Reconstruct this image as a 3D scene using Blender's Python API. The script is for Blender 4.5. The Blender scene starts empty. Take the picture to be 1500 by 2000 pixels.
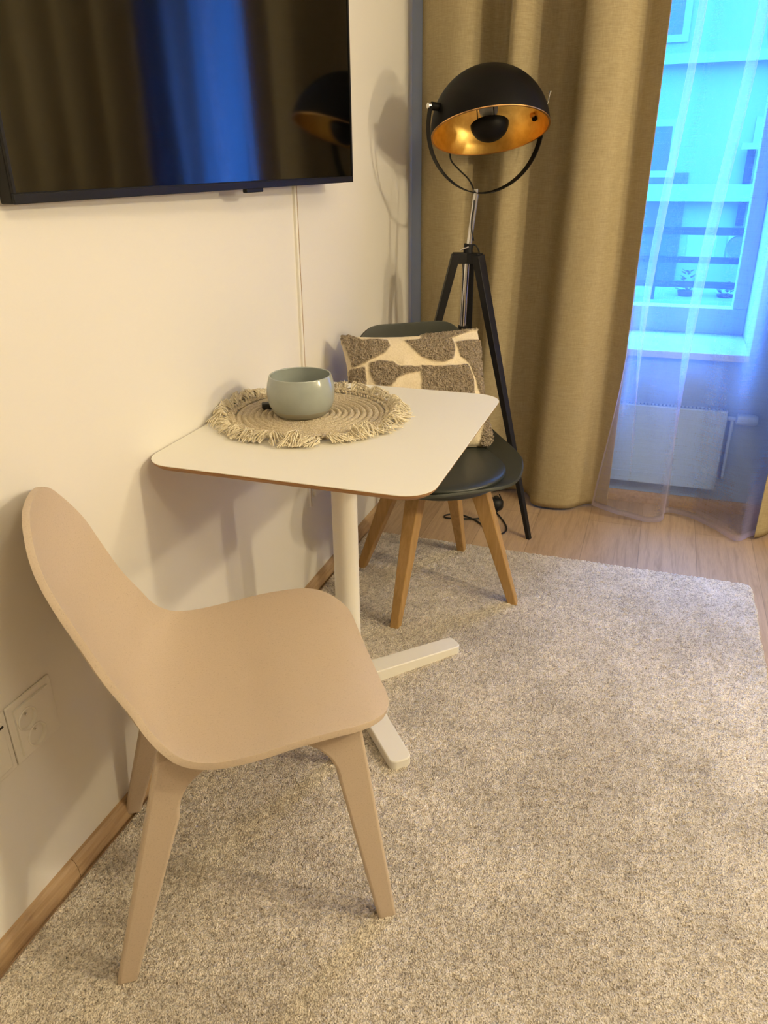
import bpy, bmesh, math, random
import numpy as np
from mathutils import Vector, Matrix

random.seed(7); RNG = np.random.default_rng(7)
SC = bpy.context.scene
COL = SC.collection

# ------------------------------------------------------------------ camera
cam_d = bpy.data.cameras.new('camera')
cam = bpy.data.objects.new('camera', cam_d); COL.objects.link(cam)
cam_d.sensor_fit = 'VERTICAL'; cam_d.sensor_height = 24.0; cam_d.sensor_width = 18.0
cam_d.lens = 18.0
cam_d.clip_start = 0.02; cam_d.clip_end = 200
FPX = 1500.0
def cam_basis(vx=1322.0, vy=307.0, hs=-0.012):
    dy = Vector((vx-750, -(vy-1000), -FPX)).normalized()
    p2 = Vector((vx-1000-750, -(vy-hs*1000-1000), -FPX))
    up = dy.cross(p2).normalized()
    if up.y < 0: up = -up
    dx = dy.cross(up)
    return Matrix((dx, dy, up))
CM = cam_basis()
CAM = Vector((0.9443, 0.0, 1.275))
mw = CM.to_4x4(); mw.translation = CAM
cam.matrix_world = mw
SC.camera = cam

# ------------------------------------------------------------------ colour management and world
SC.view_settings.view_transform = 'Standard'
SC.view_settings.look = 'None'
SC.view_settings.gamma = 1.0
SC.view_settings.exposure = 0.0
SC.view_settings.use_curve_mapping = False
SC.cycles.max_bounces = 10
SC.cycles.diffuse_bounces = 6
SC.cycles.transparent_max_bounces = 24
SC.cycles.transmission_bounces = 8
SC.cycles.caustics_reflective = False
SC.cycles.caustics_refractive = False
SC.cycles.sample_clamp_indirect = 6.0
SC.cycles.use_denoising = True

DAY = (0.06, 0.31, 1.0)
world = bpy.data.worlds.new('world'); SC.world = world
world.use_nodes = True
wn = world.node_tree.nodes; wl = world.node_tree.links
wbg = wn['Background']
wbg.inputs['Color'].default_value = (*DAY, 1)
wtc = wn.new('ShaderNodeTexCoord'); wsep = wn.new('ShaderNodeSeparateXYZ'); wmr = wn.new('ShaderNodeMapRange')
wl.new(wtc.outputs['Generated'], wsep.inputs[0]); wl.new(wsep.outputs['Z'], wmr.inputs['Value'])
wmr.inputs['From Min'].default_value = -0.02; wmr.inputs['From Max'].default_value = 1.0
wmr.inputs['To Min'].default_value = 8.0; wmr.inputs['To Max'].default_value = 74.0
wl.new(wmr.outputs[0], wbg.inputs['Strength'])

# ------------------------------------------------------------------ lights
def area_light(name, loc, target, sx, sy, energy, color, portal=False):
    d = bpy.data.lights.new(name, 'AREA'); d.shape = 'RECTANGLE'; d.size = sx; d.size_y = sy
    d.energy = energy; d.color = color
    o = bpy.data.objects.new(name, d); COL.objects.link(o)
    o.location = loc
    o.rotation_euler = (Vector(target)-Vector(loc)).to_track_quat('-Z', 'Y').to_euler()
    if portal: d.cycles.is_portal = True
    return o
def point_light(name, loc, r, energy, color):
    d = bpy.data.lights.new(name, 'POINT'); d.shadow_soft_size = r; d.energy = energy; d.color = color
    o = bpy.data.objects.new(name, d); COL.objects.link(o); o.location = loc
    return o
WARM = (1.0, 0.845, 0.555)
point_light('wall_lamp_light', (2.72, 1.22, 1.97), 0.06, 79, WARM)
point_light('wall_lamp_light', (2.72, 1.80, 1.50), 0.06, 42, WARM)
point_light('ceiling_fill_light', (1.75, 0.2, 2.38), 0.16, 22, WARM)  # unseen fill below the ceiling, added to lift the ambient light
area_light('window_portal', (0.80, 3.56, 1.48), (0.80, 2.0, 1.48), 1.0, 1.75, 0, (1, 1, 1), True)

# ------------------------------------------------------------------ materials
def srgb(r, g, b):
    f = lambda c: (c/255/12.92) if c/255 <= 0.04045 else ((c/255+0.055)/1.055)**2.4
    return (f(r), f(g), f(b), 1)
def lin(r, g, b): return (r, g, b, 1)
class Mat:
    def __init__(s, name, color=(0.8,0.8,0.8,1), rough=0.5, metal=0.0, spec=0.5, **kw):
        s.m = bpy.data.materials.new(name); s.m.use_nodes = True
        s.n = s.m.node_tree.nodes; s.l = s.m.node_tree.links
        s.b = s.n['Principled BSDF']; s.out = s.n['Material Output']
        s.b.inputs['Base Color'].default_value = color
        s.b.inputs['Roughness'].default_value = rough
        s.b.inputs['Metallic'].default_value = metal
        s.b.inputs['Specular IOR Level'].default_value = spec
        for k, v in kw.items(): s.b.inputs[k.replace('_', ' ')].default_value = v
        s.tc = None
    def node(s, t, **kw):
        n = s.n.new(t)
        for k, v in kw.items():
            if k.startswith('i_'): n.inputs[k[2:].replace('_', ' ')].default_value = v
            else: setattr(n, k, v)
        return n
    def coord(s, scale=(1,1,1), rot=(0,0,0), kind='Object'):
        if s.tc is None: s.tc = s.node('ShaderNodeTexCoord')
        mp = s.node('ShaderNodeMapping')
        mp.inputs['Scale'].default_value = scale; mp.inputs['Rotation'].default_value = rot
        s.l.new(s.tc.outputs[kind], mp.inputs['Vector']); return mp.outputs[0]
    def noise(s, scale, detail=4, rough=0.55, vec=None, dist=0.0):
        n = s.node('ShaderNodeTexNoise'); n.inputs['Scale'].default_value = scale
        n.inputs['Detail'].default_value = detail; n.inputs['Roughness'].default_value = rough
        n.inputs['Distortion'].default_value = dist
        s.l.new(vec if vec is not None else s.coord(), n.inputs['Vector']); return n.outputs['Fac']
    def voronoi(s, scale, vec=None, feature='F1'):
        n = s.node('ShaderNodeTexVoronoi'); n.feature = feature; n.inputs['Scale'].default_value = scale
        s.l.new(vec if vec is not None else s.coord(), n.inputs['Vector']); return n.outputs['Distance']
    def ramp(s, fac, stops):
        n = s.node('ShaderNodeValToRGB'); e = n.color_ramp.elements
        while len(e) < len(stops): e.new(0.5)
        for k, (p, c) in enumerate(stops): e[k].position = p; e[k].color = c
        s.l.new(fac, n.inputs[0]); return n.outputs[0]
    def mix(s, fac, a, b, mode='MIX'):
        n = s.node('ShaderNodeMix'); n.data_type = 'RGBA'; n.blend_type = mode
        for sock, v in ((n.inputs[0], fac), (n.inputs[6], a), (n.inputs[7], b)):
            if hasattr(v, 'is_linked') or hasattr(v, 'links'): s.l.new(v, sock)
            else: sock.default_value = v
        return n.outputs[2]
    def math(s, op, a, b=0.0, c=None):
        n = s.node('ShaderNodeMath'); n.operation = op
        for sock, v in zip(n.inputs, (a, b, c)):
            if v is None: continue
            if hasattr(v, 'links'): s.l.new(v, sock)
            else: sock.default_value = v
        return n.outputs[0]
    def color(s, sock): s.l.new(sock, s.b.inputs['Base Color']); return s
    def bump(s, h, strength=0.3, dist=0.002):
        n = s.node('ShaderNodeBump'); n.inputs['Strength'].default_value = strength
        n.inputs['Distance'].default_value = dist
        s.l.new(h, n.inputs['Height']); s.l.new(n.outputs[0], s.b.inputs['Normal']); return s

M = {}
m = Mat('wall_paint', lin(.80, .775, .72), 0.85, spec=0.15)
m.bump(m.noise(220, 3), 0.12, 0.001); M['wall'] = m.m
m = Mat('daylight_blue_tint', lin(.28,.46,.86), 0.85, spec=0.15); m.bump(m.noise(220, 3), 0.12, 0.001); M['daylit_panel'] = m.m  # blue daylight cast put into the colour of the panels around the window
M['daylit_wall'] = Mat('daylit_wall_tint', lin(.40,.46,.60), .85, spec=.15).m  # pale wall with the bluish daylight spill mixed into its colour
m = Mat('ceiling_paint', lin(.82, .81, .78), 0.9, spec=0.1); M['ceil'] = m.m
m = Mat('room_paint', lin(.42, .39, .34), 0.9, spec=0.1); M['room'] = m.m
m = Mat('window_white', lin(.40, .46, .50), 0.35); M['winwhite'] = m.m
m = Mat('white_metal', lin(.87, .845, .76), 0.38, spec=0.4); M['white_metal'] = m.m
m = Mat('white_plastic', lin(.80, .775, .71), 0.45); M['white_plastic'] = m.m
m = Mat('white_laminate', lin(.88, .855, .77), 0.42, spec=0.35)
m.bump(m.noise(600, 2), 0.03, 0.0005); M['laminate'] = m.m
m = Mat('table_edge', lin(.36, .19, .07), 0.5)
v = m.coord((4, 4, 260)); m.color(m.ramp(m.noise(3, 3, vec=v), [(0.3, lin(.24,.115,.035)), (0.7, lin(.44,.25,.10))])); M['edge'] = m.m
# beige speckled composite plastic
m = Mat('speckled_plastic', lin(.56, .45, .34), 0.55, spec=0.3)
a = m.ramp(m.noise(420, 4, .75), [(0.30, lin(.42,.33,.24)), (0.42, lin(.56,.455,.345)), (0.75, lin(.60,.49,.38))])
m.color(a); m.bump(m.noise(500, 3), 0.12, 0.0006); M['composite'] = m.m
# wood
def wood(name, c1, c2, c3, scale=(14, 14, 1.2), rough=0.45, bump=0.08):
    m = Mat(name, c2, rough, spec=0.35)
    v = m.coord(scale)
    a = m.ramp(m.noise(6, 6, .6, v, 0.6), [(0.3, c1), (0.5, c2), (0.72, c3)])
    m.color(a); m.bump(m.noise(12, 4, .6, v), bump, 0.001); return m.m
M['beech'] = wood('beech_wood', lin(.33,.195,.065), lin(.405,.245,.088), lin(.47,.295,.12))
M['skirt'] = wood('oak_skirting', lin(.33,.215,.115), lin(.44,.30,.17), lin(.52,.37,.22), (14, 1.5, 14))
# laminate floor: planks running along y
m = Mat('oak_floor', lin(.4,.28,.18), 0.32, spec=0.45)
brk = m.node('ShaderNodeTexBrick')
brk.offset = 0.37; brk.inputs['Scale'].default_value = 1.0
brk.inputs['Mortar Size'].default_value = 0.0012; brk.inputs['Mortar Smooth'].default_value = 0.2
brk.inputs['Brick Width'].default_value = 1.25; brk.inputs['Row Height'].default_value = 0.193
brk.inputs['Color1'].default_value = lin(.50,.36,.235); brk.inputs['Color2'].default_value = lin(.40,.28,.175)
brk.inputs['Mortar'].default_value = lin(.27,.19,.125)
mp = m.node('ShaderNodeMapping'); mp.inputs['Rotation'].default_value = (0, 0, math.radians(90)); mp.inputs['Location'].default_value = (0.3, 0.165, 0)
if m.tc is None: m.tc = m.node('ShaderNodeTexCoord')
m.l.new(m.tc.outputs['Object'], mp.inputs[0]); m.l.new(mp.outputs[0], brk.inputs['Vector'])
grain = m.noise(5, 7, .62, m.coord((11, 0.7, 1)), .8)
g2 = m.noise(30, 4, .6, m.coord((16, 0.6, 1)))
gc = m.ramp(grain, [(0.28, lin(.74,.72,.70)), (0.5, lin(1,1,1)), (0.75, lin(1.13,1.12,1.10))])
c = m.mix(1.0, brk.outputs[0], gc, 'MULTIPLY')
c = m.mix(0.35, c, m.ramp(g2, [(0.3, lin(.6,.6,.6)), (0.7, lin(1.15,1.15,1.15))]), 'MULTIPLY')
m.color(c); m.bump(m.math('ADD', grain, m.math('MULTIPLY', brk.outputs[1], -3.0)), 0.12, 0.001); M['floor'] = m.m
# rug
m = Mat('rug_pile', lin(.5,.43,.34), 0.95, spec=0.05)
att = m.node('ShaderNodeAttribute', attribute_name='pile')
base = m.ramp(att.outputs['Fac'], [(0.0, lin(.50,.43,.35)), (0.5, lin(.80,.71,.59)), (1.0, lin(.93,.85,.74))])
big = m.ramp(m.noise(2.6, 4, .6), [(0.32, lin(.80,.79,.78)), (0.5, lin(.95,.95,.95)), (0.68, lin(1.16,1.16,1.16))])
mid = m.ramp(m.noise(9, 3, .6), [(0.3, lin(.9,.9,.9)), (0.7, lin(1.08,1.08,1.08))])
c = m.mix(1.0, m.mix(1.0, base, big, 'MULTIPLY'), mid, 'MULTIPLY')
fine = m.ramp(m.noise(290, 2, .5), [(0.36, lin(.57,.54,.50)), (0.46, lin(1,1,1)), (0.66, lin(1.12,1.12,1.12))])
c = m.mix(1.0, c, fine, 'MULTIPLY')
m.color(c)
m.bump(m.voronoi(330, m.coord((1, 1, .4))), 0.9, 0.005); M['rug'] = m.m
m.b.inputs['Sheen Weight'].default_value = 0.25
# curtains
def weave(name, c1, c2, transl, sx=900, sz=500):
    m = Mat(name, c1, 0.9, spec=0.08)
    vert = m.noise(1, 4, .7, m.coord((sx, sx, 22))); hor = m.noise(1, 4, .7, m.coord((26, 26, sz)))
    f = m.math('MULTIPLY', m.math('ADD', vert, hor), 0.5)
    m.color(m.ramp(f, [(0.36, c1), (0.62, c2)])); m.bump(f, 0.45, 0.0008)
    tr = m.node('ShaderNodeBsdfTranslucent'); tr.inputs[0].default_value = c2
    mx = m.node('ShaderNodeMixShader'); mx.inputs[0].default_value = transl
    m.l.new(m.b.outputs[0], mx.inputs[1]); m.l.new(tr.outputs[0], mx.inputs[2]); m.l.new(mx.outputs[0], m.out.inputs[0])
    return m.m
M['curtain'] = weave('curtain_weave', lin(.31,.25,.14), lin(.46,.385,.235), 0.02)
m = Mat('sheer_voile', lin(.78,.84,.92), 0.9, spec=0.0)
hl = m.noise(1, 3, .7, m.coord((5, 5, 420))); vl = m.noise(1, 3, .7, m.coord((700, 700, 8)))
f = m.math('ADD', m.math('MULTIPLY', hl, .5), m.math('MULTIPLY', vl, .5))
tr = m.node('ShaderNodeBsdfTranslucent'); tr.inputs[0].default_value = lin(.82,.72,.92)
tp = m.node('ShaderNodeBsdfTransparent'); tp.inputs[0].default_value = lin(1,1,1)
m1 = m.node('ShaderNodeMixShader'); m1.inputs[0].default_value = 0.85
m.l.new(m.b.outputs[0], m1.inputs[1]); m.l.new(tr.outputs[0], m1.inputs[2])
m2 = m.node('ShaderNodeMixShader')
lw = m.node('ShaderNodeLayerWeight'); lw.inputs[0].default_value = 0.35
att = m.node('ShaderNodeAttribute', attribute_name='hem')
dens = m.math('ADD', m.math('MULTIPLY', f, 0.43), m.math('MULTIPLY', lw.outputs['Facing'], 0.55))
dens = m.math('ADD', dens, m.math('MULTIPLY', att.outputs['Fac'], 0.35))
dens = m.math('MINIMUM', dens, 0.93)
m.l.new(dens, m2.inputs[0]); m.l.new(tp.outputs[0], m2.inputs[1]); m.l.new(m1.outputs[0], m2.inputs[2])
m.l.new(m2.outputs[0], m.out.inputs[0]); M['sheer'] = m.m
# glass (thin)
m = Mat('window_glass', lin(1,1,1), 0.0)
gl = m.node('ShaderNodeBsdfGlossy'); gl.inputs['Roughness'].default_value = 0.0
tp = m.node('ShaderNodeBsdfTransparent'); tp.inputs[0].default_value = lin(.97,.99,1)
mx = m.node('ShaderNodeMixShader'); mx.inputs[0].default_value = 0.03
m.l.new(tp.outputs[0], mx.inputs[1]); m.l.new(gl.outputs[0], mx.inputs[2]); m.l.new(mx.outputs[0], m.out.inputs[0]); M['glass'] = m.m
# black things
m = Mat('lamp_black', lin(.006,.005,.004), 0.5, spec=0.14); m.bump(m.noise(500, 3), .1, .0005); M['lampblack'] = m.m
m = Mat('tripod_black', lin(.010,.009,.009), 0.5, spec=0.3)
m.bump(m.noise(8, 4, .6, m.coord((30, 30, 2))), .1, .0006); M['tripod'] = m.m
m = Mat('gold_leaf', lin(.9,.6,.17), 0.38, 1.0)
m.color(m.ramp(m.noise(35, 5, .6), [(0.3, lin(.80,.50,.13)), (0.6, lin(.95,.66,.20))])); m.bump(m.noise(60, 4), .12, .001); M['gold'] = m.m
M['gold_rim'] = Mat('gold_rim', lin(.85,.5,.2), 0.3, 1.0).m
M['chrome'] = Mat('chrome', lin(.75,.74,.72), 0.12, 1.0).m
m = Mat('bulb_glass', lin(.75,.72,.66), 0.1); M['bulb'] = m.m
M['rubber'] = Mat('black_rubber', lin(.008,.008,.008), 0.55).m
M['tvscreen'] = Mat('tv_glass', lin(.0015,.0015,.0015), 0.07, spec=0.7).m
M['tvbody'] = Mat('tv_body', lin(.008,.007,.006), 0.45, spec=0.25).m
m = Mat('dark_green_plastic', lin(.034,.037,.027), 0.48, spec=0.4); m.bump(m.noise(400, 3), .06, .0005); M['green'] = m.m
m = Mat('dark_green_leatherette', lin(.030,.034,.026), 0.40, spec=0.5); m.bump(m.noise(260, 4), .15, .0006); M['leather'] = m.m
m = Mat('sage_glaze', lin(.30,.33,.265), 0.16, spec=0.5, Coat_Weight=0.4)
m.color(m.ramp(m.noise(24, 4), [(0.3, lin(.33,.365,.335)), (0.7, lin(.365,.40,.37))])); M['glaze'] = m.m
m = Mat('sage_glaze_foot', lin(.31,.30,.235), 0.45); M['glaze2'] = m.m
m = Mat('cotton_cord', lin(.60,.50,.34), 0.95, spec=0.05)
sp = m.voronoi(330); m.color(m.ramp(sp, [(0.0, lin(.78,.69,.52)), (0.7, lin(.52,.43,.29))])); m.bump(sp, .8, .002); M['cord'] = m.m
m = Mat('cotton_fringe', lin(.70,.60,.42), 0.9, spec=0.05)
m.color(m.ramp(m.noise(90, 3), [(0.3, lin(.66,.57,.40)), (0.65, lin(.86,.79,.62))])); M['fringe'] = m.m
m = Mat('cushion_cloth', lin(.7,.6,.4), 0.95, spec=0.05)
att = m.node('ShaderNodeAttribute', attribute_name='tuft')
cl = m.ramp(m.noise(220, 3), [(0.3, lin(.70,.60,.42)), (0.7, lin(.80,.70,.52))])
tf = m.ramp(m.noise(200, 4, .7), [(0.33, lin(.17,.13,.085)), (0.5, lin(.36,.29,.21)), (0.68, lin(.50,.42,.32))])
m.color(m.mix(att.outputs['Fac'], cl, tf))
h = m.math('MULTIPLY', m.voronoi(210), m.math('ADD', att.outputs['Fac'], 0.08)); m.bump(h, 1.0, .006); M['cushion'] = m.m
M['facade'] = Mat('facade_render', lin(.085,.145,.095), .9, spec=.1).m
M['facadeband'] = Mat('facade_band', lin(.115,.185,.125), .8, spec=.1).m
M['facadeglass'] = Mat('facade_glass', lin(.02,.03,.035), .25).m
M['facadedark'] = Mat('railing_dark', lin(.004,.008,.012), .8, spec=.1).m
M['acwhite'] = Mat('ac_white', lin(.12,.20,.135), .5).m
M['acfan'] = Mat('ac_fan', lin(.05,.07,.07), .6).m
M['foliage'] = Mat('dark_foliage', lin(.015,.025,.015), .8).m
M['radiator'] = Mat('radiator_daylit_enamel', lin(.34,.54,.95), .35).m  # white enamel coloured blue to carry the daylight tint
M['dark'] = Mat('dark_hole', lin(.02,.016,.012), .7).m

# ------------------------------------------------------------------ mesh helpers
def new_obj(name, verts, faces, mat=None, parent=None, smooth=True, mats=None, fm=None):
    me = bpy.data.meshes.new(name)
    me.from_pydata([tuple(v) for v in verts], [], [tuple(f) for f in faces])
    if mats:
        for x in mats: me.materials.append(M[x])
        if fm is not None: me.polygons.foreach_set('material_index', fm)
    elif mat: me.materials.append(M[mat])
    if smooth: me.polygons.foreach_set('use_smooth', [True]*len(me.polygons))
    me.update()
    o = bpy.data.objects.new(name, me); COL.objects.link(o)
    if parent is not None: o.parent = parent
    return o
def fix_normals(o):
    bm = bmesh.new(); bm.from_mesh(o.data); bmesh.ops.recalc_face_normals(bm, faces=bm.faces); bm.to_mesh(o.data); bm.free(); return o
class MB:
    def __init__(s): s.v = []; s.f = []; s.m = []
    def add(s, vs, fs, mi=0):
        n = len(s.v); s.v += [tuple(x) for x in vs]; s.f += [tuple(i+n for i in f) for f in fs]; s.m += [mi]*len(fs); return s
    def box(s, a, b, mi=0, T=None):
        (x0,y0,z0),(x1,y1,z1) = a, b
        vs = [Vector(p) for p in ((x0,y0,z0),(x1,y0,z0),(x1,y1,z0),(x0,y1,z0),(x0,y0,z1),(x1,y0,z1),(x1,y1,z1),(x0,y1,z1))]
        if T is not None: vs = [T @ p for p in vs]
        return s.add(vs, [(0,3,2,1),(4,5,6,7),(0,1,5,4),(1,2,6,5),(2,3,7,6),(3,0,4,7)], mi)
    def loft(s, rings, mi=0, caps=True, closed=False):
        n = len(rings[0]); vs = [p for r in rings for p in r]; fs = []
        R = len(rings)
        for i in range(R if closed else R-1):
            for j in range(n):
                a = i*n+j; b = i*n+(j+1) % n; k = ((i+1) % R)*n
                fs.append((a, b, k+(j+1) % n, k+j))
        if caps and not closed:
            fs.append(tuple(range(n))[::-1]); fs.append(tuple((R-1)*n+j for j in range(n)))
        return s.add(vs, fs, mi)
    def tube(s, pts, r, seg=10, mi=0, closed=False, caps=True):
        pts = [Vector(p) for p in pts]; rs = r if hasattr(r, '__len__') else [r]*len(pts)
        rings = []; N = len(pts); prev = None
        for i, p in enumerate(pts):
            if closed: t = (pts[(i+1) % N]-pts[i-1]).normalized()
            else: t = (pts[min(i+1, N-1)]-pts[max(i-1, 0)]).normalized()
            if prev is None:
                a = Vector((0,0,1)) if abs(t.z) < .9 else Vector((1,0,0)); u = t.cross(a).normalized()
            else:
                u = (prev - t*prev.dot(t)).normalized()
            prev = u; w = t.cross(u)
            rings.append([p + (u*math.cos(2*math.pi*k/seg)+w*math.sin(2*math.pi*k/seg))*rs[i] for k in range(seg)])
        return s.loft(rings, mi, caps, closed)
    def lathe(s, prof, seg=48, mi=0, T=None, close_ends=False):
        vs = []; fs = []
        for r, z in prof:
            for k in range(seg):
                a = 2*math.pi*k/seg; vs.append(Vector((r*math.cos(a), r*math.sin(a), z)))
        for i in range(len(prof)-1):
            for k in range(seg):
                a = i*seg+k; b = i*seg+(k+1) % seg; fs.append((a, b, b+seg, a+seg))
        if close_ends: fs.append(tuple(range(seg))[::-1]); fs.append(tuple((len(prof)-1)*seg+k for k in range(seg)))
        if T is not None: vs = [T @ p for p in vs]
        return s.add(vs, fs, mi)
    def build(s, name, mat=None, parent=None, smooth=True, mats=None, bevel=0, sub=0):
        o = new_obj(name, s.v, s.f, mat, parent, smooth, mats, s.m if mats else None)
        fix_normals(o)
        if bevel:
            b = o.modifiers.new('bevel', 'BEVEL'); b.width = bevel; b.segments = 3; b.limit_method = 'ANGLE'; b.angle_limit = math.radians(35)
            b.harden_normals = False
        if sub:
            q = o.modifiers.new('sub', 'SUBSURF'); q.levels = sub; q.render_levels = sub
        if smooth and not sub:
            try:
                o.data.set_sharp_from_angle(angle=math.radians(40))
            except Exception: pass
        return o
def tag(o, label=None, cat=None, group=None, kind=None):
    if label: o['label'] = label
    if cat: o['category'] = cat
    if group: o['group'] = group
    if kind: o['kind'] = kind
    return o
def thing(name, label, cat, loc=(0,0,0), rz=0, group=None):
    o = bpy.data.objects.new(name, None); COL.objects.link(o); o.empty_display_size = 0.1
    o.location = loc; o.rotation_euler = (0, 0, rz)
    return tag(o, label, cat, group)
def catmull(pts, n):
    """n samples along control points (any dimension)."""
    P = np.array(pts, float); K = len(P)
    out = []
    for t in np.linspace(0, K-1, n):
        i = min(int(t), K-2); u = t-i
        p0 = P[max(i-1, 0)] if i > 0 else 2*P[0]-P[1]
        p3 = P[i+2] if i+2 < K else 2*P[-1]-P[-2]
        p1, p2 = P[i], P[i+1]
        out.append(0.5*((2*p1)+(-p0+p2)*u+(2*p0-5*p1+4*p2-p3)*u*u+(-p0+3*p1-3*p2+p3)*u**3))
    return np.array(out)
def rrect(cx, cy, hx, hy, r, n=6):
    pts = []
    for (sx, sy, a0) in ((1,1,0),(-1,1,90),(-1,-1,180),(1,-1,270)):
        for k in range(n+1):
            a = math.radians(a0+90*k/n)
            pts.append((cx+sx*(hx-r)+r*math.cos(a), cy+sy*(hy-r)+r*math.sin(a)))
    return pts

# ================================================================== ROOM
YB = 3.05; ZC = 2.55; XR = 2.9; YF = -1.7
def struct(mb, name, mat, **kw): return tag(mb.build(name, mat, smooth=False, **kw), kind='structure')
struct(MB().box((-.15, YF-.15, -.12), (XR+.15, YB+.55, 0)), 'floor', 'floor')
struct(MB().box((-.15, YF-.15, ZC), (XR+.15, YB+.55, ZC+.12)), 'ceiling', 'ceil')
struct(MB().box((-.15, YF-.15, 0), (0, YB+.55, ZC)), 'wall_left', 'wall')
struct(MB().box((XR, YF-.15, 0), (XR+.15, YB+.55, ZC)), 'wall_right', 'room')
struct(MB().box((0, YF-.15, 0), (XR, YF, ZC)), 'wall_front', 'room')
WX0, WX1, WZ0, WZ1 = 0.33, 1.285, 0.60, 2.42
mb = MB()
mb.box((0, YB, 0), (WX0, YB+.55, ZC)); mb.box((WX1, YB, 0), (XR, YB+.55, ZC))
mb.box((WX0, YB, 0), (WX1, YB+.55, WZ0)); mb.box((WX0, YB, WZ1), (WX1, YB+.55, ZC))
struct(mb, 'wall_back', 'daylit_wall')
struct(MB().box((.16, YB-.004, .045), (XR, YB, WZ0-.006)), 'daylight_tint_panel_1', 'daylit_panel')  # added panels that hold the blue daylight tint below and beside the window
struct(MB().box((WX1, YB-.004, WZ0-.006), (XR, YB, ZC)), 'daylight_tint_panel_2', 'daylit_panel')
# window
win = tag(bpy.data.objects.new('window_1', None), kind='structure'); COL.objects.link(win); win.location = (0.8, 3.44, WZ0)
def wl_(mb, name, mat, **kw):
    o = mb.build(name, mat, win, smooth=False, **kw); o.location = (-0.8, -3.44, -WZ0); return o
FY0, FY1 = 3.40, 3.48; WGB = .722
mb = MB(); mb.box((WX0, FY0, WZ0+.02), (WX1, FY1, WGB)); mb.box((WX0, FY0, WZ1-.09), (WX1, FY1, WZ1))
mb.box((WX0, FY0, WGB), (WX0+.07, FY1, WZ1-.09)); mb.box((WX1-.055, FY0, WGB), (WX1, FY1, WZ1-.09))
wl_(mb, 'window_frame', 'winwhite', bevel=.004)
mb = MB(); mb.box((WX0+.07, FY0+.03, WGB), (WX1-.055, FY0+.036, WZ1-.09)); wl_(mb, 'window_pane', 'glass')
mb = MB(); mb.box((WX0-.0, 3.02, WZ0-.005), (WX1, FY0, WZ0+.022)); wl_(mb, 'window_sill', 'winwhite', bevel=.004)
# skirting boards
def skirting(name, p0, p1, n):
    p0 = Vector(p0); p1 = Vector(p1); n = Vector(n)
    prof = [(0,0),(.017,0),(.017,.006),(.015,.024),(.011,.036),(.006,.043),(0,.045)]
    rings = [[p+n*a+Vector((0,0,b)) for a, b in prof] for p in (p0, p1)]
    return rings
mb = MB(); mb.loft(skirting('', (0, YF, 0), (0, .8155, 0), (1,0,0))); mb.loft(skirting('', (0, .8165, 0), (0, YB, 0), (1,0,0)))
struct(mb, 'baseboard_left', 'skirt')
mb = MB(); mb.loft(skirting('', (.017, YB, 0), (XR, YB, 0), (0,-1,0))); struct(mb, 'baseboard_back', 'skirt')

# ------------------------------------------------------------------ rug
def make_rug():
    x0, x1, y0, y1 = .024, 1.353, -.35, 2.44
    d = .0036
    nx = int((x1-x0)/d); ny = int((y1-y0)/d)
    X = np.linspace(x0, x1, nx); Y = np.linspace(y0, y1, ny)
    XX, YY = np.meshgrid(X, Y)
    def sm(a, k):
        for _ in range(k):
            a = (a+np.roll(a,1,0)+np.roll(a,-1,0)+np.roll(a,1,1)+np.roll(a,-1,1))/5
        return a
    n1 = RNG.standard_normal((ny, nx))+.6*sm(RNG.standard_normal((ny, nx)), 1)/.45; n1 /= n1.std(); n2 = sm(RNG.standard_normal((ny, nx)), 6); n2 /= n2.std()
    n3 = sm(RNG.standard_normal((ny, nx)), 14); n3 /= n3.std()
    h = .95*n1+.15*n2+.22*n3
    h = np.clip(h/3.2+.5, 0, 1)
    # rounded corners
    r = .035
    dx = np.minimum(XX-x0, x1-XX); dy = np.minimum(YY-y0, y1-YY)
    cx = np.maximum(r-dx, 0); cy = np.maximum(r-dy, 0); cd = np.sqrt(cx**2+cy**2)
    inside = r-cd
    edge = np.clip(inside/.006, 0, 1)**.5
    Z = edge*(.0085+.0055*h)
    XX = XX+.0008*n1; YY = YY+.0012*RNG.standard_normal((ny, nx))
    wob = .0015*np.sin(YY*23)+.001*np.sin(YY*61+1)
    XX = XX+np.where(XX > 1.25, wob, 0)
    keep = inside > -.001
    V = np.stack([XX, YY, Z], -1).reshape(-1, 3)
    ii = np.arange(ny*nx).reshape(ny, nx)
    q = np.stack([ii[:-1,:-1], ii[:-1,1:], ii[1:,1:], ii[1:,:-1]], -1).reshape(-1, 4)
    kq = keep.reshape(-1)[q].all(1); q = q[kq]
    me = bpy.data.meshes.new('rug'); me.vertices.add(len(V)); me.vertices.foreach_set('co', V.astype(np.float32).ravel())
    me.loops.add(q.size); me.loops.foreach_set('vertex_index', q.astype(np.int32).ravel())
    me.polygons.add(len(q)); me.polygons.foreach_set('loop_start', np.arange(0, q.size, 4, dtype=np.int32)); me.polygons.foreach_set('loop_total', np.full(len(q), 4, dtype=np.int32))
    me.update(calc_edges=True); me.polygons.foreach_set('use_smooth', np.ones(len(q), dtype=bool))
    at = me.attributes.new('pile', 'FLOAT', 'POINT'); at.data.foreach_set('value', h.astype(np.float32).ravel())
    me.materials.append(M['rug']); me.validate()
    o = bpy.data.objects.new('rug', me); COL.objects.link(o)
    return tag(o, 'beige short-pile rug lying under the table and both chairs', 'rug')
make_rug()
PZ = .011   # where feet stand in the pile

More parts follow.
